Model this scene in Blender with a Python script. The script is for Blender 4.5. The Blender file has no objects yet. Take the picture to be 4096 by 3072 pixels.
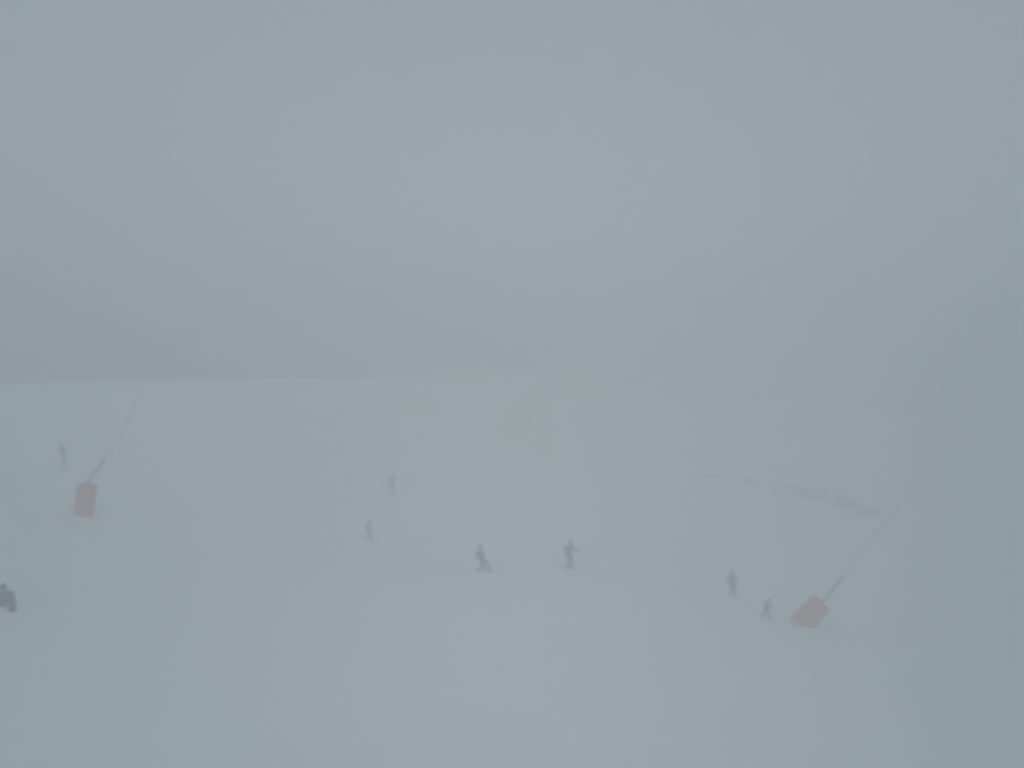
import bpy, bmesh, math, random
import numpy as np
from mathutils import Vector, Matrix

random.seed(7)
R = math.radians
C = bpy.context.scene.collection
S = bpy.context.scene

# ------------------------------------------------------------------ camera
F = 3094.0                                  # focal length in photograph pixels (4096 wide)
PITCH = R(-2.0)
cam = bpy.data.cameras.new('camera')
cam.sensor_width = 36.0
cam.lens = 36.0 * F / 4096.0
cam.clip_start = 0.1
cam.clip_end = 2000
cam.dof.use_dof = True                      # the phone focused on near air, the slope is a little soft
cam.dof.focus_distance = 3.0
cam.dof.aperture_fstop = 1.45
camo = bpy.data.objects.new('camera', cam)
C.objects.link(camo)
CAMZ = 12.0
camo.location = (0, 0, CAMZ)
camo.rotation_euler = (R(90) + PITCH, 0, 0)
S.camera = camo

SKY_LOW, SKY_HIGH, SUN_E = 1.35, 3.8, 1.5
ANISO, DENS, FOG_TOP = -0.55, 0.025, 32
# ------------------------------------------------------------------ world and sun (overcast, inside cloud)
SUN_EL, SUN_AZ = R(28), R(180)              # the sun's glow is behind the camera, deep in the cloud
w = bpy.data.worlds.new('World')
S.world = w
w.use_nodes = True
nt = w.node_tree
nt.nodes.clear()
out = nt.nodes.new('ShaderNodeOutputWorld')
bg = nt.nodes.new('ShaderNodeBackground')
sky = nt.nodes.new('ShaderNodeTexSky')
sky.sky_type = 'NISHITA'
sky.sun_disc = False
sky.sun_elevation = SUN_EL
sky.sun_rotation = SUN_AZ
sky.altitude = 2000
sky.air_density = 1.0
sky.dust_density = 4.0
hsv = nt.nodes.new('ShaderNodeHueSaturation')   # thick cloud: the blue is washed out
hsv.inputs['Saturation'].default_value = 0.10
# overcast sky: about three times brighter overhead than at the horizon
tco = nt.nodes.new('ShaderNodeTexCoord')
sxyz = nt.nodes.new('ShaderNodeSeparateXYZ')
nt.links.new(tco.outputs['Generated'], sxyz.inputs[0])
mrw = nt.nodes.new('ShaderNodeMapRange')
mrw.inputs['From Min'].default_value = 0.0
mrw.inputs['From Max'].default_value = 1.0
mrw.inputs['To Min'].default_value = SKY_LOW
mrw.inputs['To Max'].default_value = SKY_HIGH
nt.links.new(sxyz.outputs['Z'], mrw.inputs['Value'])
cloud = nt.nodes.new('ShaderNodeVectorMath')
cloud.operation = 'SCALE'
cloud.inputs[0].default_value = (0.775, 0.955, 1.06)
nt.links.new(mrw.outputs[0], cloud.inputs['Scale'])
mixc = nt.nodes.new('ShaderNodeMix')
mixc.data_type = 'RGBA'
mixc.inputs[0].default_value = 0.85
nt.links.new(cloud.outputs[0], mixc.inputs[7])
bg.inputs['Strength'].default_value = 0.10
nt.links.new(sky.outputs[0], hsv.inputs['Color'])
nt.links.new(hsv.outputs[0], mixc.inputs[6])
nt.links.new(mixc.outputs[2], bg.inputs[0])
nt.links.new(bg.outputs[0], out.inputs[0])

sun = bpy.data.lights.new('sun', 'SUN')
sun.energy = SUN_E
sun.angle = R(25)
sun.color = (1.0, 0.985, 0.95)
suno = bpy.data.objects.new('sun', sun)
C.objects.link(suno)
sd = Vector((math.sin(SUN_AZ) * math.cos(SUN_EL), math.cos(SUN_AZ) * math.cos(SUN_EL), math.sin(SUN_EL)))
suno.rotation_euler = sd.to_track_quat('Z', 'Y').to_euler()
suno.location = sd * 200

S.view_settings.view_transform = 'Standard'
S.view_settings.look = 'None'
S.view_settings.exposure = 0.40
S.view_settings.gamma = 1.0
S.render.engine = 'CYCLES'
S.cycles.max_bounces = 10
S.cycles.diffuse_bounces = 4
S.cycles.volume_bounces = 8
S.cycles.use_denoising = True
S.cycles.use_adaptive_sampling = False

# ------------------------------------------------------------------ helpers
MR = Matrix.Rotation(R(90) + PITCH, 3, 'X')


def ray(px, py):
    d = MR @ Vector(((px - 2048) / F, -(py - 1536) / F, -1))
    return d / d.y                            # unit of depth


def at(px, py, D):                            # the point seen at a photograph pixel, D metres ahead
    return Vector((0, 0, CAMZ)) + ray(px, py) * D


def tag(o, label, cat, group=None, kind=None):
    if label: o['label'] = label
    if cat: o['category'] = cat
    if group: o['group'] = group
    if kind: o['kind'] = kind
    return o


def empty(name, loc, rot=(0, 0, 0)):
    o = bpy.data.objects.new(name, None)
    o.empty_display_size = 0.2
    o.location = loc
    o.rotation_euler = rot
    C.objects.link(o)
    return o


def link(name, bm, mat, parent=None, smooth=True):
    me = bpy.data.meshes.new(name)
    bmesh.ops.recalc_face_normals(bm, faces=bm.faces)
    bm.to_mesh(me)
    bm.free()
    return linkme(name, me, mat, parent, smooth)


def linkme(name, me, mat, parent=None, smooth=True):
    me.materials.clear()
    me.materials.append(mat)
    if smooth:
        me.polygons.foreach_set('use_smooth', [True] * len(me.polygons))
    o = bpy.data.objects.new(name, me)
    C.objects.link(o)
    if parent: o.parent = parent
    return o


def material(name, col, rough=0.8, noise=None, amount=0.25, bump=0.0, bscale=40.0, spec=0.3, metal=0.0):
    m = bpy.data.materials.new(name)
    m.use_nodes = True
    t = m.node_tree
    b = t.nodes['Principled BSDF']
    b.inputs['Roughness'].default_value = rough
    b.inputs['Metallic'].default_value = metal
    b.inputs['Specular IOR Level'].default_value = spec
    tc = t.nodes.new('ShaderNodeTexCoord')
    n = t.nodes.new('ShaderNodeTexNoise')
    n.inputs['Scale'].default_value = noise or 6.0
    n.inputs['Detail'].default_value = 5
    t.links.new(tc.outputs['Object'], n.inputs['Vector'])
    mr = t.nodes.new('ShaderNodeMapRange')
    mr.inputs['To Min'].default_value = 1 - amount
    mr.inputs['To Max'].default_value = 1 + amount
    t.links.new(n.outputs[0], mr.inputs['Value'])
    mx = t.nodes.new('ShaderNodeVectorMath')
    mx.operation = 'SCALE'
    mx.inputs[0].default_value = col
    t.links.new(mr.outputs[0], mx.inputs['Scale'])
    t.links.new(mx.outputs[0], b.inputs['Base Color'])
    if bump:
        n2 = t.nodes.new('ShaderNodeTexNoise')
        n2.inputs['Scale'].default_value = bscale
        n2.inputs['Detail'].default_value = 6
        t.links.new(tc.outputs['Object'], n2.inputs['Vector'])
        bp = t.nodes.new('ShaderNodeBump')
        bp.inputs['Strength'].default_value = bump
        bp.inputs['Distance'].default_value = 0.05
        t.links.new(n2.outputs[0], bp.inputs['Height'])
        t.links.new(bp.outputs[0], b.inputs['Normal'])
    return m


M_snow = material('snow', (0.90, 0.915, 0.93), 0.75, 0.05, 0.03, 0.35, 1.3, 0.2)
M_red = material('red_vinyl', (0.60, 0.03, 0.012), 0.6, 3, 0.15, 0.2, 12)
M_strap = material('strap_webbing', (0.55, 0.025, 0.02), 0.8)
M_steel = material('galvanised_steel', (0.13, 0.14, 0.15), 0.5, 8, 0.2, metal=0.3)
M_alu = material('lance_aluminium', (0.14, 0.15, 0.16), 0.5, 8, 0.2, metal=0.3)
M_frost = material('frosted_aluminium', (0.33, 0.34, 0.35), 0.6, 8, 0.2)
M_head = material('nozzle_metal', (0.58, 0.59, 0.60), 0.6, 8, 0.2)
M_hose = material('rubber_hose', (0.03, 0.03, 0.035), 0.7)
M_skin = material('skin', (0.50, 0.30, 0.22), 0.6, 30, 0.1)
M_boot = material('boot_plastic', (0.04, 0.04, 0.045), 0.4)
M_glove = material('glove_fabric', (0.03, 0.03, 0.035), 0.8)
M_lens = material('goggle_lens', (0.02, 0.02, 0.03), 0.1, spec=0.8)
M_helmet = material('helmet_shell', (0.03, 0.03, 0.035), 0.35)
M_ski = material('ski_topsheet', (0.16, 0.15, 0.16), 0.35, 10, 0.3)
M_board = material('board_topsheet', (0.18, 0.02, 0.03), 0.4, 6, 0.5)
M_pole = material('ski_pole_shaft', (0.05, 0.05, 0.06), 0.4)


def basis(axis, hint=Vector((0, 0, 1))):
    a = axis.normalized()
    if abs(a.dot(hint)) > 0.97: hint = Vector((1, 0, 0))
    u = hint.cross(a).normalized()
    return a, u, a.cross(u)


def tube(bm, pts, rad, seg=10):
    rings = []
    pts = [Vector(p) for p in pts]
    for i, p in enumerate(pts):
        d = pts[min(i + 1, len(pts) - 1)] - pts[max(i - 1, 0)]
        a, u, v = basis(d)
        r = rad[i] if isinstance(rad, (list, tuple)) else rad
        rings.append([bm.verts.new(p + (u * math.cos(t) + v * math.sin(t)) * r)
                      for t in [2 * math.pi * k / seg for k in range(seg)]])
    for a_, b_ in zip(rings, rings[1:]):
        for k in range(seg):
            bm.faces.new((a_[k], a_[(k + 1) % seg], b_[(k + 1) % seg], b_[k]))
    bm.faces.new(rings[0][::-1])
    bm.faces.new(rings[-1])


# ------------------------------------------------------------------ terrain
GP = []                                       # control points (x, y, z) of the snow surface


def gp(px, py, D):
    p = at(px, py, D)
    GP.append((p.x, p.y, p.z))


# where the skiers and the lances stand
for a in [(1940, 2287, 46), (2285, 2278, 46), (1478, 2160, 63), (1567, 1964, 73), (256, 1868, 59),
          (2930, 2384, 50), (3065, 2478, 50), (40, 2428, 32), (333, 2056, 50), (3215, 2492, 49)]:
    gp(*a)
# crest of the slope
CREST = []
CRI = []
for a in [(-700, 1533, 72), (0, 1530, 70), (600, 1522, 71), (1200, 1508, 75), (1600, 1503, 80), (1980, 1481, 86),
          (2250, 1492, 90)]:
    p = at(*a)
    GP.append((p.x, p.y, p.z + 0.9))
    CREST.append((p.x, p.y))
    CRI.append((len(GP) - 1, a[0], a[1], a[2]))
    GP.append((p.x * 1.12, p.y + 14, p.z - 1.8))
    GP.append((p.x * 1.4, p.y + 45, p.z - 9))
# the ground carries on to the right and fades into the fog
for a in [(2560, 1840, 82), (3250, 1985, 72), (4100, 2230, 60)]:
    gp(*a)
for a in [(2600, 1560, 100), (3000, 1600, 108), (3500, 1640, 112), (4200, 1700, 112), (5000, 1750, 108)]:
    gp(*a)
    p = at(*a)
    CREST.append((p.x, p.y + 400))
    GP.append((p.x * 1.15, p.y + 45, p.z - 4))
for x, y, z in [(-60, 0, 9.5), (-25, 0, 6), (0, 0, 3), (25, 0, -0.5), (60, 0, -4.5),
                (-12, 18, 1.2), (0, 20, -1), (12, 22, -3), (-70, 50, 11), (60, 40, -6),
                (-120, -60, 14), (0, -60, 4), (120, -60, -10), (-130, 60, 16), (120, 60, -12),
                (-180, 220, -10), (-90, 160, 0), (0, 230, -12), (180, 220, 0)]:
    GP.append((x, y, z))
P = np.array(GP)


def tps(r2):
    return 0.5 * r2 * np.log(r2 + 1e-9)


n = len(P)


d2 = ((P[:, None, :2] - P[None, :, :2]) ** 2).sum(-1)
A = np.zeros((n + 3, n + 3))
A[:n, :n] = tps(d2) + np.eye(n) * 8.0         # a touch of smoothing
A[:n, n] = A[n, :n] = 1
A[:n, n + 1:] = P[:, :2]
A[n + 1:, :n] = P[:, :2].T
W = np.linalg.solve(A, np.concatenate([P[:, 2], np.zeros(3)]))
CR = np.array([(c[1], c[3], ray(c[1], c[2]).z) for c in CRI])


def ground_np(x, y):
    r2 = (x[..., None] - P[:, 0]) ** 2 + (y[..., None] - P[:, 1]) ** 2
    z = tps(r2) @ W[:n] + W[n] + W[n + 1] * x + W[n + 2] * y
    # the crest: the slope rounds over at its own line and falls away behind it
    yy = np.maximum(y, 25.0)
    col = 2048 + F * x / yy
    yc = np.interp(col, CR[:, 0], CR[:, 1])
    cap = CAMZ + np.interp(col, CR[:, 0], CR[:, 2]) * yy - np.where(yy > yc, 0.10 * (yy - yc), -0.05 * (yc - yy))
    cap = cap + 12 * np.clip((col - 2250) / 700, 0, 1) ** 2
    z = -0.35 * np.logaddexp(-np.clip(z, -60, 60) / 0.35, -cap / 0.35)
    z = z + 0.05 * np.sin(x * 0.31 + 0.6 * np.sin(y * 0.21)) * np.sin(y * 0.27 + 1.1)
    return z


def ground(x, y):
    return float(ground_np(np.array([x]), np.array([y]))[0])


def hit(px, py, far=160):                     # where the line of sight of a photograph pixel meets the snow
    d = ray(px, py)
    D = np.arange(5, far, 0.1)
    z = CAMZ + d.z * D
    g = ground_np(d.x * D, D)
    k = int(np.argmax(z < g))
    Dh = D[k] if (z < g).any() else far
    return Vector((d.x * Dh, Dh, ground(d.x * Dh, Dh)))


xs = np.concatenate([np.linspace(-190, -60, 60)[:-1], np.linspace(-60, 60, 181), np.linspace(60, 190, 60)[1:]])
ys = np.concatenate([np.linspace(-60, 5, 30)[:-1], np.linspace(5, 125, 181), np.linspace(125, 235, 50)[1:]])
X, Y = np.meshgrid(xs, ys)
Z = np.zeros_like(X)
for i in range(len(ys)):
    Z[i] = ground_np(X[i], Y[i])
nx, ny = len(xs), len(ys)
verts = np.stack([X, Y, Z], -1).reshape(-1, 3)
faces = [(j * nx + i, j * nx + i + 1, (j + 1) * nx + i + 1, (j + 1) * nx + i) for j in range(ny - 1) for i in range(nx - 1)]
me = bpy.data.meshes.new('snow_slope')
me.from_pydata(verts.tolist(), [], faces)
# unseen ground beyond the crest, coloured dark to dim the fog above it
cxy = np.array(sorted(CREST))
yc = np.interp(X, cxy[:, 0], cxy[:, 1])
bare = (np.clip((Y - yc - 5) / 8, 0, 1) * np.clip((14 - X) / 12, 0, 1)).reshape(-1)
at_ = me.attributes.new('bare', 'FLOAT', 'POINT')  # marks the unseen ground that gets the fog-dimming dark colour
at_.data.foreach_set('value', bare.astype(np.float32))
t = M_snow.node_tree
an = t.nodes.new('ShaderNodeAttribute')
an.attribute_name = 'bare'
b = t.nodes['Principled BSDF']
src = b.inputs['Base Color'].links[0].from_socket
mm = t.nodes.new('ShaderNodeMix')
mm.data_type = 'RGBA'
mm.inputs[7].default_value = (0.06, 0.065, 0.06, 1)  # dark colour added to cut the snow's bounce light into the fog
t.links.new(an.outputs['Fac'], mm.inputs[0])
t.links.new(src, mm.inputs[6])
t.links.new(mm.outputs[2], b.inputs['Base Color'])
tag(linkme('snow_slope', me, M_snow), 'smooth white snow slope falling away to the right', 'snow slope', kind='structure')
ZMIN = float(Z.min())

# bare strip on the right-hand edge of the slope
M_bare = bpy.data.materials.new('bare_ground')
M_bare.use_nodes = True
t = M_bare.node_tree
b = t.nodes['Principled BSDF']
b.inputs['Roughness'].default_value = 0.9
tc = t.nodes.new('ShaderNodeTexCoord')
nz = t.nodes.new('ShaderNodeTexNoise')
nz.inputs['Scale'].default_value = 0.7
nz.inputs['Detail'].default_value = 7
cr = t.nodes.new('ShaderNodeValToRGB')
cr.color_ramp.elements[0].position = 0.40
cr.color_ramp.elements[0].color = (0.26, 0.24, 0.22, 1)
cr.color_ramp.elements[1].position = 0.66
cr.color_ramp.elements[1].color = (0.88, 0.895, 0.91, 1)
t.links.new(tc.outputs['Object'], nz.inputs['Vector'])
t.links.new(nz.outputs[0], cr.inputs[0])


def cover_mix(t, b, colour):                  # thin snow takes over towards the rim of the patch
    an = t.nodes.new('ShaderNodeAttribute')
    an.attribute_name = 'cover'
    mm = t.nodes.new('ShaderNodeMix')
    mm.data_type = 'RGBA'
    mm.inputs[6].default_value = (0.90, 0.915, 0.93, 1)
    t.links.new(an.outputs['Fac'], mm.inputs[0])
    t.links.new(colour, mm.inputs[7])
    t.links.new(mm.outputs[2], b.inputs['Base Color'])


def set_cover(o, vals):
    a_ = o.data.attributes.new('cover', 'FLOAT', 'POINT')
    a_.data.foreach_set('value', np.array(vals, dtype=np.float32))


cover_mix(t, b, cr.outputs[0])
cover = []
bm = bmesh.new()
rows = []
cl = [(2700, 1893, 20, 0), (2820, 1906, 34, .35), (2950, 1918, 56, .4), (3080, 1940, 56, .12), (3200, 1968, 80, .6), (3300, 1996, 100, .85),
      (3400, 2026, 100, .85), (3480, 2046, 76, .6), (3560, 2064, 30, 0)]
NS, NW = 120, 8
for i in range(NS + 1):
    s = i / NS * (len(cl) - 1)
    k = min(int(s), len(cl) - 2)
    f = s - k
    px, py, th, cv = [cl[k][q] * (1 - f) + cl[k + 1][q] * f for q in range(4)]
    th *= 0.85 + 0.35 * math.sin(i * 0.9) * math.sin(i * 0.37 + 1)
    c0 = hit(px, py + th * 0.5, 110)
    c1 = hit(px, py - th * 0.5, 110)
    row = []
    for j in range(NW + 1):
        q = c0.lerp(c1, j / NW)
        e = min(j, NW - j) / (NW / 2)
        cover.append(cv * min(1, e * 1.3) ** 1.3)
        row.append(bm.verts.new((q.x, q.y, ground(q.x, q.y) + 0.01 + 0.16 * e * (0.6 + 0.4 * random.random()))))
    rows.append(row)
for r0, r1 in zip(rows, rows[1:]):
    for j in range(NW):
        bm.faces.new((r0[j], r1[j], r1[j + 1], r0[j + 1]))
bg_o = link('bare_ground', bm, M_bare)
set_cover(bg_o, cover)
tag(bg_o, 'faint dark strip of bare ground on the right edge of the slope', 'bare ground', kind='structure')


# added straw-tinted sheets near the crest, imitating compression blotches, not grass
M_straw_tint = bpy.data.materials.new('straw_tint')
M_straw_tint.use_nodes = True
t = M_straw_tint.node_tree
b = t.nodes['Principled BSDF']
b.inputs['Roughness'].default_value = 0.95
tc = t.nodes.new('ShaderNodeTexCoord')
nz = t.nodes.new('ShaderNodeTexNoise')
nz.inputs['Scale'].default_value = 0.9
nz.inputs['Detail'].default_value = 8
cr = t.nodes.new('ShaderNodeValToRGB')
cr.color_ramp.elements[0].position = 0.42
cr.color_ramp.elements[0].color = (0.84, 0.79, 0.42, 1)
cr.color_ramp.elements[1].position = 0.66
cr.color_ramp.elements[1].color = (0.89, 0.90, 0.90, 1)
t.links.new(tc.outputs['Object'], nz.inputs['Vector'])
t.links.new(nz.outputs[0], cr.inputs[0])
cover_mix(t, b, cr.outputs[0])
for px, py, rx, ry, lab in ((1900, 1512, 230, 26, 'faint straw-coloured tint added along the crest left of its middle'),
                            (2300, 1535, 170, 36, 'faint straw-coloured tint added at the right end of the crest'),
                            (1690, 1625, 85, 40, 'faint straw-coloured tint added on the far snow below the crest'),
                            (2110, 1690, 150, 150, 'broad faint straw-coloured tint added on the far snow in the middle')):
    bm = bmesh.new()
    cen = hit(px, py)
    rings = []
    for q in range(1, 7):
        ring = []
        for k in range(28):
            a = 2 * math.pi * k / 28
            rr = q / 6 * (1 + .22 * math.sin(3 * a + px) + .13 * math.sin(7 * a + py))
            h_ = hit(px + rx * rr * math.cos(a), py + ry * rr * math.sin(a), 105)
            ring.append(bm.verts.new((h_.x, h_.y, ground(h_.x, h_.y) + 0.03 + .04 * random.random() * (q < 6))))
        rings.append(ring)
    c_ = bm.verts.new((cen.x, cen.y, cen.z + .06))
    for k in range(28):
        bm.faces.new((c_, rings[0][k], rings[0][(k + 1) % 28]))
        for r0, r1 in zip(rings, rings[1:]):
            bm.faces.new((r0[k], r1[k], r1[(k + 1) % 28], r0[(k + 1) % 28]))
    bm.verts.index_update()
    go = link('straw_tint', bm, M_straw_tint)
    set_cover(go, [(1 - (i // 28 + 1) / 6) ** 0.55 for i in range(168)] + [1])
    tag(go, lab, 'dry grass', kind='stuff')


# ------------------------------------------------------------------ snow lances and their pads
def pad_mesh(wd, dp, ln, hole):
    """a mattress wrapped round a post: rounded rectangular sleeve along +z"""
    def ring(w_, d_, r, z, seg=6):
        pts = []
        for cx, cy, a0 in ((1, 1, 0), (-1, 1, 90), (-1, -1, 180), (1, -1, 270)):
            for q in range(seg + 1):
                a = R(a0 + 90 * q / seg)
                pts.append(Vector((cx * (w_ / 2 - r) + r * math.cos(a), cy * (d_ / 2 - r) + r * math.sin(a), z)))
        return pts
    bm = bmesh.new()
    loops = []
    e = 0.05
    NZ = 14
    loops.append(ring(hole, hole, hole * .3, 0))
    loops.append(ring(wd - 2 * e, dp - 2 * e, .08, 0))
    for i in range(NZ + 1):
        z = e + (ln - 2 * e) * i / NZ
        puff = 0.02 * math.sin(math.pi * ((i * 3 / NZ) % 1.0))
        loops.append(ring(wd + puff, dp + puff, .12, z))
    loops.append(ring(wd - 2 * e, dp - 2 * e, .08, ln))
    loops.append(ring(hole, hole, hole * .3, ln))
    rings = [[bm.verts.new(p) for p in lp] for lp in loops]
    m = len(rings[0])
    for a_, b_ in zip(rings, rings[1:] + rings[:1]):
        for k in range(m):
            bm.faces.new((a_[k], a_[(k + 1) % m], b_[(k + 1) % m], b_[k]))
    return bm


def band_mesh(wd, dp, z, h):
    bm = bmesh.new()
    lo, hi = [], []
    outs = []
    for (g, zz) in ((0.004, z), (0.016, z), (0.016, z + h), (0.004, z + h)):
        ring = []
        for cx, cy, a0 in ((1, 1, 0), (-1, 1, 90), (-1, -1, 180), (1, -1, 270)):
            for q in range(7):
                a = R(a0 + 15 * q)
                r = .12 + g + 0.012
                ring.append(bm.verts.new((cx * (wd / 2 - .12) + r * math.cos(a), cy * (dp / 2 - .12) + r * math.sin(a), zz)))
        outs.append(ring)
    m = len(outs[0])
    for a_, b_ in zip(outs, outs[1:] + outs[:1]):
        for k in range(m):
            bm.faces.new((a_[k], a_[(k + 1) % m], b_[(k + 1) % m], b_[k]))
    return bm


def snow_lance(base_px, tip_px, D, Dtip, pad_px0, pad_px1, pad_w, sink, lab_lance, lab_pad, bow):
    base = at(*base_px, D)
    tip = at(*tip_px, Dtip)
    p0 = at(*pad_px0, D)
    p1 = at(*pad_px1, D)
    axis = (p1 - p0).normalized()
    ground0 = Vector((p0.x, p0.y, ground(p0.x, p0.y)))
    t = empty('snow_lance', ground0)
    tag(t, lab_lance, 'snow lance', 'snow-making lances beside the piste')
    # mast inside the pad, following the pad's own tilt
    foot = p0 - axis * (sink + 0.5) - ground0
    knee = p1 + axis * 0.10 - ground0
    bm = bmesh.new()
    tube(bm, [foot, foot.lerp(knee, .5), knee], [.075, .07, .065], 14)
    link('mast', bm, M_steel, t)
    bm = bmesh.new()
    tipl = tip - ground0
    d = tipl - knee
    side = Vector((-d.z, 0, d.x)).normalized() * bow
    a, m1 = knee, knee + d * 0.27
    tube(bm, [a - d.normalized() * .15] + [a + d * f + side * math.sin(math.pi * f) for f in (0.05, 0.1, 0.17, 0.25)], [.055, .055, .052, .05, .05], 12)
    link('lower_tube', bm, M_alu, t)
    bm = bmesh.new()
    tube(bm, [a + d * f + side * math.sin(math.pi * f) for f in (0.23, 0.4, 0.55, 0.7, 0.85, 0.97)], [.026, .022, .018, .016, .014, .012], 12)
    link('upper_tube', bm, M_frost, t)
    bm = bmesh.new()                           # nozzle head: stepped barrel with three nozzle stubs
    dn = d.normalized()
    hb = a + d * 0.965
    tube(bm, [hb, hb + dn * .05, hb + dn * .06, hb + dn * .32, hb + dn * .34, hb + dn * .40], [.02, .04, .055, .055, .04, .035], 14)
    aa, u, v = basis(dn)
    for k in range(3):
        q = u * math.cos(k * 2.1) + v * math.sin(k * 2.1)
        tube(bm, [hb + dn * .2 + q * .06, hb + dn * .24 + q * .13], [.022, .016], 8)
    link('nozzle_head', bm, M_head, t)
    bm = bmesh.new()                           # hinge collar and hydraulic strut where lance meets mast
    tube(bm, [knee - axis * .10, knee + axis * .06], [.10, .10], 14)
    link('hinge_collar', bm, M_steel, t)
    bm = bmesh.new()                           # hose hanging beside the tube
    pts = [a + d * f + side * math.sin(math.pi * f) + Vector((.09, .05, -.10 * math.sin(f * 40) ** 2 - .05)) for f in [0.01 + .24 * k / 14 for k in range(15)]]
    tube(bm, pts, .018, 8)
    link('water_hose', bm, M_hose, t)
    # pad
    pd = empty('crash_pad', p0 - axis * sink)
    xa = Vector((0, 1, 0)).cross(axis).normalized()
    ya = axis.cross(xa).normalized()
    mt = Matrix((xa, ya, axis)).transposed()
    pd.rotation_euler = mt.to_euler()
    tag(pd, lab_pad, 'safety pad', 'red safety pads round the lance bases')
    L = (p1 - p0).length + sink
    link('cushion', pad_mesh(pad_w, pad_w * .72, L, 0.26), M_red, pd)
    for f in (.30, .68):
        link('strap', band_mesh(pad_w, pad_w * .72, sink + (L - sink) * f, .045), M_strap, pd)


snow_lance((333, 2050), (562, 1568), 50, 52, (334, 2052), (350, 1936), 1.00, 0.35,
           'tall thin snow lance rising on the left above the upright red pad',
           'upright red safety pad round the lance base at the left', -0.22)
snow_lance((3210, 2490), (3588, 2034), 49, 51, (3213, 2486), (3288, 2408), 1.20, 0.45,
           'snow lance leaning far right over the tipped red pad, small head on its tip',
           'red safety pad tipped to the right beside the child skier', 0.0)


# ------------------------------------------------------------------ people
def skin_mesh(verts, edges, radii, sub=2):
    me = bpy.data.meshes.new('tmp')
    me.from_pydata([tuple(v) for v in verts], edges, [])
    o = bpy.data.objects.new('tmp', me)
    C.objects.link(o)
    sk = o.modifiers.new('s', 'SKIN')
    sk.use_smooth_shade = True
    for i, r in enumerate(radii):
        rr = r if isinstance(r, tuple) else (r, r)
        me.skin_vertices[0].data[i].radius = rr
        me.skin_vertices[0].data[i].use_root = (i == 0)
    ss = o.modifiers.new('u', 'SUBSURF')
    ss.levels = sub
    ss.render_levels = sub
    dg = bpy.context.evaluated_depsgraph_get()
    dg.update()
    m2 = bpy.data.meshes.new_from_object(o.evaluated_get(dg))
    bpy.data.objects.remove(o)
    bpy.data.meshes.remove(me)
    return m2


def ik(a, b, l1, l2, bend):
    d = b - a
    L = min(d.length, (l1 + l2) * 0.995)
    dn = d.normalized()
    x = (l1 * l1 - l2 * l2 + L * L) / (2 * L)
    h = math.sqrt(max(l1 * l1 - x * x, 0.0004))
    bp = (bend - dn * bend.dot(dn)).normalized()
    return a + dn * x + bp * h, a + dn * L


def ellipsoid(bm, c, rx, ry, rz, rot, u=20, v=12, zmin=-1.0):
    bmt = bmesh.new()
    bmesh.ops.create_uvsphere(bmt, u_segments=u, v_segments=v, radius=1)
    m = Matrix.Translation(c) @ rot.to_4x4() @ Matrix.Diagonal((rx, ry, rz, 1))
    mp = {}
    for vv in bmt.verts:
        p = vv.co.copy()
        p.z = max(p.z, zmin)
        mp[vv] = bm.verts.new(m @ p)
    for f in bmt.faces:
        bm.faces.new([mp[x] for x in f.verts])
    bmt.free()


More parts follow.
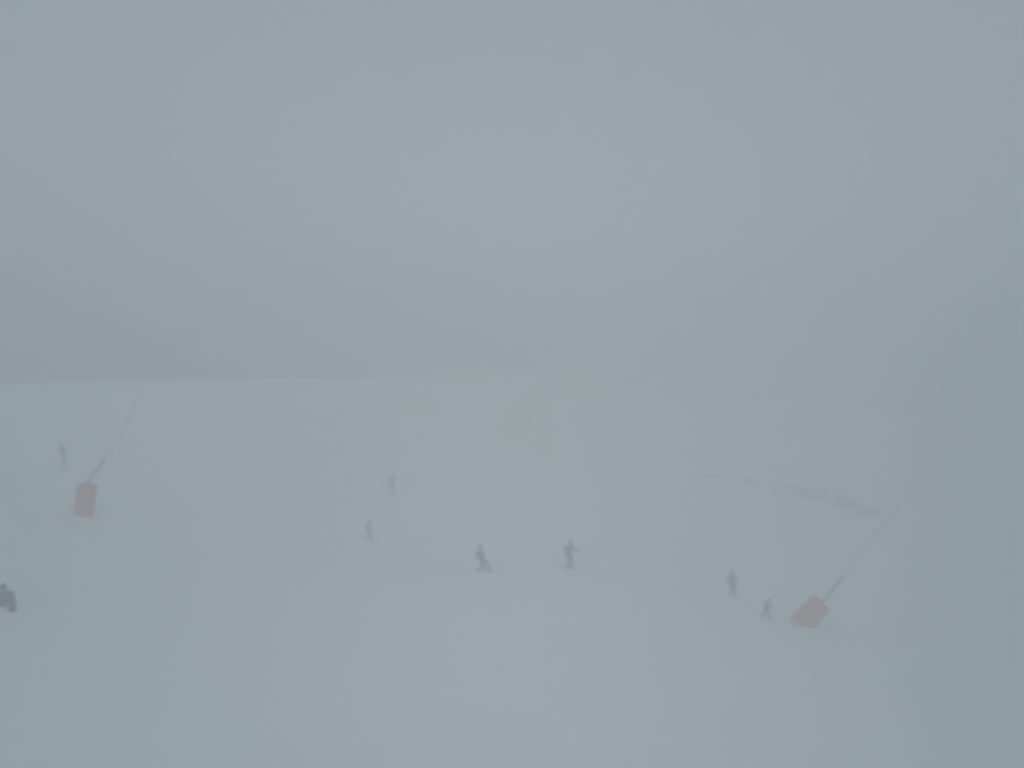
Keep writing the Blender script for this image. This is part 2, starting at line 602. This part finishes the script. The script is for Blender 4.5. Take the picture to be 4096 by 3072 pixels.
def person(px, D, label, jacket, trousers, helmet, face_az, hip, chest, head, footL, footR, handL, handR, s=1.0,
           knee=None, arm_bend=None, boots=True, foot_az=None):
    """px: pixel of the standing point. Joints in metres from that point: x right, y away from the camera, z up.
    face_az: direction faced, degrees from +x anticlockwise. s scales bone lengths."""
    o0 = hit(*px)
    root = empty('person', o0)
    tag(root, label, 'person')
    V = Vector
    hip, chest, head = V(hip), V(chest), V(head)
    f = V((math.cos(R(face_az)), math.sin(R(face_az)), 0))
    side = V((-f.y, f.x, 0))                    # the person's left
    fz = f if foot_az is None else V((math.cos(R(foot_az)), math.sin(R(foot_az)), 0))

    def gl(v):                                  # z of the snow under a local x, y
        return ground(o0.x + v[0], o0.y + v[1]) - o0.z
    feet = []
    for q in (footL, footR):
        feet.append(V((q[0], q[1], gl(q) + 0.13 * s + (q[2] if len(q) > 2 else 0))))
    sp = (chest - hip).normalized()
    hipL, hipR = hip + side * .10 * s, hip - side * .10 * s
    shL, shR = chest + side * .18 * s, chest - side * .18 * s
    kb = V(knee) if knee else f + V((0, 0, .2))
    kL, aL = ik(hipL, feet[0], .44 * s, .42 * s, kb)
    kR, aR = ik(hipR, feet[1], .44 * s, .42 * s, kb)
    ab = V(arm_bend) if arm_bend else -f + V((0, 0, -.6))
    eL, hL = ik(shL, V(handL), .29 * s, .26 * s, ab + side * .3)
    eR, hR = ik(shR, V(handR), .29 * s, .26 * s, ab - side * .3)
    up = (head - chest).normalized()
    neck = chest + up * .10 * s
    waist = hip.lerp(chest, .45)
    belly = hip.lerp(chest, .2)
    # body, one continuous surface
    vs = [hip, belly, waist, chest - sp * .06 * s, neck, head - up * .05 * s + f * .01, head + up * .04 * s, head + up * .10 * s,
          hipL, kL, aL, hipR, kR, aR, shL, eL, hL, shR, eR, hR,
          head - up * .02 * s + f * .085 * s, aL + fz * .12 * s, aR + fz * .12 * s]
    es = [(0, 1), (1, 2), (2, 3), (3, 4), (4, 5), (5, 6), (6, 7), (0, 8), (8, 9), (9, 10), (0, 11), (11, 12), (12, 13),
          (3, 14), (14, 15), (15, 16), (3, 17), (17, 18), (18, 19), (5, 20), (10, 21), (13, 22)]
    rd = [.12, .12, .12, .125, .055, .075, .09, .07, .085, .058, .042, .085, .058, .042, .055, .04, .03, .055, .04, .03, .018, .035, .035]
    linkme('body', skin_mesh(vs, es, [r * s for r in rd]), M_skin, root)
    # jacket
    mj = bpy.data.materials.get(jacket[0]) or material(jacket[0], jacket[1], 0.8, 5, .2, .6, 14)
    mt = bpy.data.materials.get(trousers[0]) or material(trousers[0], trousers[1], 0.85, 5, .2, .6, 14)
    mh = bpy.data.materials.get(helmet[0]) or material(helmet[0], helmet[1], 0.4, 4, .1)
    hem = hip - sp * .08 * s
    vs = [waist, belly, hem, chest - sp * .07 * s, chest + up * .05 * s, neck + up * .02 * s,
          shL, eL, hL.lerp(eL, .12), shR, eR, hR.lerp(eR, .12)]
    es = [(0, 1), (1, 2), (0, 3), (3, 4), (4, 5), (3, 6), (6, 7), (7, 8), (3, 9), (9, 10), (10, 11)]
    rd = [.165, .168, .175, .17, .12, .082, .095, .072, .055, .095, .072, .055]
    linkme('jacket', skin_mesh(vs, es, [r * s for r in rd]), mj, root)
    vs = [hip, hip + sp * .07 * s, hipL, hipL.lerp(kL, .5), kL, kL.lerp(aL, .55), aL.lerp(kL, .08),
          hipR, hipR.lerp(kR, .5), kR, kR.lerp(aR, .55), aR.lerp(kR, .08)]
    es = [(0, 1), (0, 2), (2, 3), (3, 4), (4, 5), (5, 6), (0, 7), (7, 8), (8, 9), (9, 10), (10, 11)]
    rd = [.145, .14, .12, .108, .09, .083, .088, .12, .108, .09, .083, .088]
    linkme('trousers', skin_mesh(vs, es, [r * s for r in rd]), mt, root)
    for ank, kn in ((aL, kL), (aR, kR)):
        low = (ank - kn).normalized()
        sole = ank + V((0, 0, -.07 * s))
        bmv = [ank - low * .16 * s, ank, sole - fz * .06 * s, sole + fz * .09 * s, sole + fz * .18 * s]
        linkme('boot', skin_mesh(bmv, [(0, 1), (1, 2), (1, 3), (3, 4)], [.068 * s, .062 * s, .05 * s, .052 * s, .042 * s]), M_boot, root)
    # gloves: palm, four fingers, thumb
    for hd, el, sg in ((hL, eL, 1), (hR, eR, -1)):
        d = (hd - el).normalized()
        a, u, v = basis(d)
        if u.dot(side) * sg > 0: u = -u
        gv = [hd - d * .03 * s, hd + d * .05 * s]
        ge = [(0, 1)]
        gr = [.036, .040]
        for k, (off, ln) in enumerate(((-.033, .07), (-.011, .08), (.011, .075), (.033, .06))):
            i = len(gv)
            b0 = hd + d * .085 * s + v * off * s
            gv += [b0, b0 + d * ln * .5 * s + u * .012 * s, b0 + d * ln * .6 * s + u * .045 * s]
            ge += [(1, i), (i, i + 1), (i + 1, i + 2)]
            gr += [.013, .012, .011]
        i = len(gv)
        gv += [hd + d * .03 * s - v * .05 * s, hd + d * .075 * s - v * .065 * s + u * .03 * s]
        ge += [(0, i), (i, i + 1)]
        gr += [.014, .012]
        linkme('glove', skin_mesh(gv, ge, [r * s for r in gr], 1), M_glove, root)
    # helmet with brim, goggles with strap
    y_ = f - up * f.dot(up)
    y_.normalize()
    x_ = y_.cross(up)
    rot = Matrix((x_, y_, up)).transposed()
    hc = head + up * .035 * s
    bm = bmesh.new()
    ellipsoid(bm, hc - y_ * .012 * s, .122 * s, .142 * s, .132 * s, rot, zmin=-.12)
    for e in (-1, 1):                          # ear guards
        ellipsoid(bm, hc + x_ * e * .098 * s - up * .05 * s - y_ * .02 * s, .028 * s, .06 * s, .07 * s, rot, 12, 8)
    link('helmet', bm, mh, root)
    bm = bmesh.new()
    NG = 14
    rows = []
    for r_, z_ in ((.103, -.035), (.122, -.03), (.128, 0), (.122, .03), (.103, .035)):
        rows.append([bm.verts.new(hc - up * .045 * s + (x_ * math.sin(a_) * r_ * .88 + y_ * math.cos(a_) * r_ + up * z_) * s)
                     for a_ in [R(-68 + 136 * k / NG) for k in range(NG + 1)]])
    for r0, r1 in zip(rows, rows[1:] + rows[:1]):
        for k in range(NG):
            bm.faces.new((r0[k], r0[k + 1], r1[k + 1], r1[k]))
    bm.faces.new([r[0] for r in rows])
    bm.faces.new([r[-1] for r in rows])
    link('goggles', bm, M_lens, root)
    return dict(root=root, o=o0, aL=aL + o0, aR=aR + o0, hL=hL + o0, hR=hR + o0, side=side, f=f)


def glide_mesh(length, width, waist, thick, tip, tail, nose):
    bm = bmesh.new()
    N = 36
    rows = []
    for i in range(N + 1):
        u = i / N * 2 - 1
        x = u * length / 2
        wd = waist + (width - waist) * u * u
        end = 0.10 if nose else 0.16
        if abs(u) > 1 - end:
            q = (abs(u) - (1 - end)) / end
            wd *= math.sqrt(max(0.02, 1 - q * q)) if (u > 0 or not nose) else (1 - .15 * q)
        z = 0
        lim = 1 - (0.22 if nose else 0.28)
        if u > lim: z = tip * ((u - lim) / (1 - lim)) ** 2
        if u < -lim: z = tail * ((-u - lim) / (1 - lim)) ** 2
        rows.append([bm.verts.new((x, yy * wd / 2, z + zz)) for yy, zz in ((-1, 0), (-.96, thick), (0, thick * 1.15), (.96, thick), (1, 0), (0, -.001))])
    for r0, r1 in zip(rows, rows[1:]):
        for k in range(6):
            bm.faces.new((r0[k], r0[(k + 1) % 6], r1[(k + 1) % 6], r1[k]))
    bm.faces.new(rows[0])
    bm.faces.new(rows[-1][::-1])
    return bm


def lay(name, c, az, length, lift=0.015, tilt=0.0):
    """an Empty on the snow under c, its x axis along az, following the slope"""
    d = Vector((math.cos(R(az)), math.sin(R(az)), 0))
    h = length / 2 * .8
    p0, p1 = c - d * h, c + d * h
    z0, z1 = ground(p0.x, p0.y), ground(p1.x, p1.y)
    xa = (Vector((p1.x, p1.y, z1)) - Vector((p0.x, p0.y, z0))).normalized()
    sd_ = Vector((-d.y, d.x, 0)) * .3
    q0, q1 = c - sd_, c + sd_
    ya = (Vector((q1.x, q1.y, ground(q1.x, q1.y))) - Vector((q0.x, q0.y, ground(q0.x, q0.y)))).normalized()
    za = xa.cross(ya).normalized()
    ya = za.cross(xa)
    m = Matrix((xa, ya, za)).transposed()
    if tilt: m = m @ Matrix.Rotation(R(tilt), 3, 'X')
    return empty(name, Vector((c.x, c.y, max(ground(c.x, c.y), (z0 + z1) / 2) + lift)), m.to_euler())


def box_bm(cx, cy, cz, sx, sy, sz, bev=.01):
    bm = bmesh.new()
    bmesh.ops.create_cube(bm, size=1)
    for v in bm.verts:
        v.co = Vector((cx + v.co.x * sx, cy + v.co.y * sy, cz + v.co.z * sz))
    bmesh.ops.bevel(bm, geom=bm.edges[:], offset=bev, segments=2, affect='EDGES')
    return bm


def skis(p, az, label, length=1.65, spread=0):
    for nm, a, sg in (('left', p['aL'], 1), ('right', p['aR'], -1)):
        t = lay('ski', a, az + spread * sg, length)
        link('blade', glide_mesh(length, .115, .075, .016, .11, .02, True), M_ski, t)
        link('binding', box_bm(.14, 0, .03, .09, .06, .03), M_boot, t)
        link('binding', box_bm(-.17, 0, .035, .10, .06, .04), M_boot, t)
        tag(t, nm + ' ski under ' + label, 'ski', 'skis on the feet of skiers')


def poles(p, label, tips, s=1.0, which=(0, 1)):
    for i in which:
        nm, h = (('left', p['hL']), ('right', p['hR']))[i]
        t = empty('ski_pole', h)
        tp = Vector(tips[i])
        d = tp.normalized() * 1.12 * s
        bm = bmesh.new()
        tube(bm, [-d * .08, d * .3, d * .8, d], [.009, .009, .007, .004], 8)
        link('shaft', bm, M_pole, t)
        bm = bmesh.new()
        tube(bm, [-d * .10, -d * .08, d * .0, d * .04], [.014, .018, .015, .013], 10)
        link('grip', bm, M_glove, t)
        bm = bmesh.new()
        tube(bm, [d * .925, d * .935], [.045, .03], 12)
        link('basket', bm, M_glove, t)
        tag(t, nm + '-hand pole of ' + label, 'ski pole', 'ski poles held by skiers')


def snowboard(p, az, label, length=1.55, tilt=0, c=None):
    c = c or (p['aL'] + p['aR']) / 2
    t = lay('snowboard', c, az, length, .02, tilt)
    link('deck', glide_mesh(length, .30, .25, .014, .12, .12, False), M_board, t)
    for sx in (-.26, .26):
        link('binding', box_bm(sx, 0, .04, .12, .25, .035), M_boot, t)
        
    tag(t, label, 'snowboard', 'snowboards on the slope')


DARK = ('charcoal_cloth', (0.018, 0.02, 0.026))
NIGHT = ('dark_plum_cloth', (0.045, 0.018, 0.035))
GREY = ('slate_cloth', (0.07, 0.08, 0.08))
OLIVE = ('faded_olive_cloth', (0.30, 0.31, 0.25))
HB = ('black_helmet', (0.03, 0.03, 0.035))
HG = ('grey_helmet', (0.12, 0.13, 0.13))

# snowboarder in the centre, leaning back over the board
p = person((1937, 2284), 46, 'person in dark clothes leaning back on a snowboard, centre of the slope',
           ('slate_jacket', (0.02, 0.023, 0.028)), NIGHT, HG, -50,
           hip=(-.14, .08, .64), chest=(-.26, .12, 1.14), head=(-.25, .08, 1.44),
           footL=(.34, -.52), footR=(-.22, .10), handL=(.00, -.10, .84), handR=(-.24, -.10, .78),
           knee=(.3, -.5, .3), foot_az=-140, s=1.05)
snowboard(p, -49, 'dark snowboard under the leaning snowboarder in the centre', 1.62, 5, p['o'] + Vector((.07, -.24, 0)))

# skier right of centre with one arm held out
L = 'the skier with one arm held out to the side'
p = person((2276, 2272), 47, 'person in dark clothes skiing with one arm held out to the right',
           NIGHT, DARK, HB, -70,
           hip=(.02, .02, .86), chest=(.02, 0, 1.33), head=(.10, -.05, 1.60),
           footL=(.10, -.05), footR=(-.10, .04), handL=(.55, -.12, 1.12), handR=(-.22, -.22, .95),
           arm_bend=(-.3, .2, -.8))
skis(p, -64, L, 1.6)
poles(p, L, [(-.12, .55, -1.05), (-.12, .25, -1.0)])

# rider left of centre
p = person((1477, 2160), 63, 'person in dark grey clothes riding a snowboard, left of the centre pair',
           ('grey_plum_jacket', (0.05, 0.045, 0.055)), GREY, HB, -20,
           hip=(-.09, .05, .85), chest=(-.06, .03, 1.33), head=(.11, -.02, 1.60),
           footL=(.20, -.08), footR=(-.18, .12), handL=(.16, -.12, .95), handR=(-.18, -.14, .92))
snowboard(p, 192, 'small faint snowboard under the rider left of centre', 1.5, 0, p['o'] + Vector((-.12, -.05, 0)))

# farthest skier, very faint
L = 'the faintest farthest skier near the middle'
p = person((1567, 1964), 74, 'farthest and faintest person near the middle, skiing bent forward',
           ('mauve_jacket', (0.14, 0.11, 0.15)), GREY, HG, -60,
           hip=(-.08, .06, .82), chest=(.04, -.02, 1.26), head=(.16, -.08, 1.50),
           footL=(.16, -.02), footR=(-.12, .04), handL=(.34, -.2, 1.0), handR=(-.18, -.26, .95))
skis(p, -60, L, 1.6)
poles(p, L, [(.1, .5, -1), (-.1, .5, -1)])

# upright pale figure behind the left pad
L = 'the pale upright skier behind the left red pad'
p = person((256, 1866), 58, 'tall thin pale person standing upslope behind the left red pad',
           OLIVE, ('stone_cloth', (0.27, 0.275, 0.25)), HG, -35,
           hip=(-.08, .05, .92), chest=(-.14, .04, 1.40), head=(-.20, 0, 1.68),
           footL=(.02, -.05), footR=(-.06, .12), handL=(.02, -.05, 1.0), handR=(-.14, -.12, 1.0))
skis(p, -60, L, 1.6)
poles(p, L, [(.02, .1, -1), (.05, .2, -1)])

# adult beside the child
L = 'the adult skier standing left of the child'
p = person((2930, 2382), 50, 'adult person in a greenish jacket skiing left of the child',
           ('grey_green_jacket', (0.075, 0.085, 0.06)), NIGHT, HG, -80,
           hip=(-.04, .03, .88), chest=(-.06, 0, 1.36), head=(-.05, -.03, 1.64),
           footL=(.14, -.05), footR=(-.12, .04), handL=(.30, -.2, 1.02), handR=(-.34, -.2, 1.0))
skis(p, -102, L, 1.65)
poles(p, L, [(.22, .5, -1), (-.1, .5, -1)])

# child skier
L = 'the child skier beside the right red pad'
p = person((3066, 2476), 50, 'small child in dark clothes skiing with legs apart beside the right red pad',
           DARK, GREY, HB, -85,
           hip=(0, .05, .58), chest=(.02, 0, .94), head=(.10, -.04, 1.17),
           footL=(.22, -.02), footR=(-.24, .04), handL=(.42, -.15, .66), handR=(-.16, -.25, .62), s=.76)
skis(p, -90, L, 1.15, -14)
poles(p, L, [(.15, .6, -1), (-.1, .6, -1)], .75)

# seated snowboarder cut by the left edge
p = person((20, 2426), 32, 'person in dark clothes sitting on the snow at the left edge',
           ('black_green_jacket', (0.035, 0.042, 0.03)), ('black_cloth', (0.03, 0.028, 0.032)), HB, -25,
           hip=(-.12, .04, .14), chest=(-.08, .04, .54), head=(-.05, 0, .77),
           footL=(.24, .20), footR=(.36, -.22), handL=(.26, .08, .36), handR=(.30, -.20, .34),
           knee=(.3, 0, .8), s=1.15)
snowboard(p, 123, 'snowboard on the feet of the seated person at the left edge', 1.5, 0)

# ------------------------------------------------------------------ fog
x0, x1, y0, y1, z0, z1 = -200, 200, -70, 245, ZMIN - 1.0, max(float(Z.max()) + 1, CAMZ + FOG_TOP)
bm = bmesh.new()
bmesh.ops.create_cube(bm, size=1)
for v in bm.verts:
    v.co = Vector(((x0 + x1) / 2 + v.co.x * (x1 - x0), (y0 + y1) / 2 + v.co.y * (y1 - y0), (z0 + z1) / 2 + v.co.z * (z1 - z0)))
mf = bpy.data.materials.new('fog')
mf.use_nodes = True
t = mf.node_tree
t.nodes.clear()
mo = t.nodes.new('ShaderNodeOutputMaterial')
pv = t.nodes.new('ShaderNodeVolumePrincipled')
pv.inputs['Color'].default_value = (0.865, 0.89, 0.902, 1)
pv.inputs['Density'].default_value = DENS
pv.inputs['Anisotropy'].default_value = ANISO
t.links.new(pv.outputs[0], mo.inputs['Volume'])
hz = link('haze', bm, mf, None, False)
tag(hz, 'thick pale grey fog filling the whole slope', 'fog', kind='stuff')
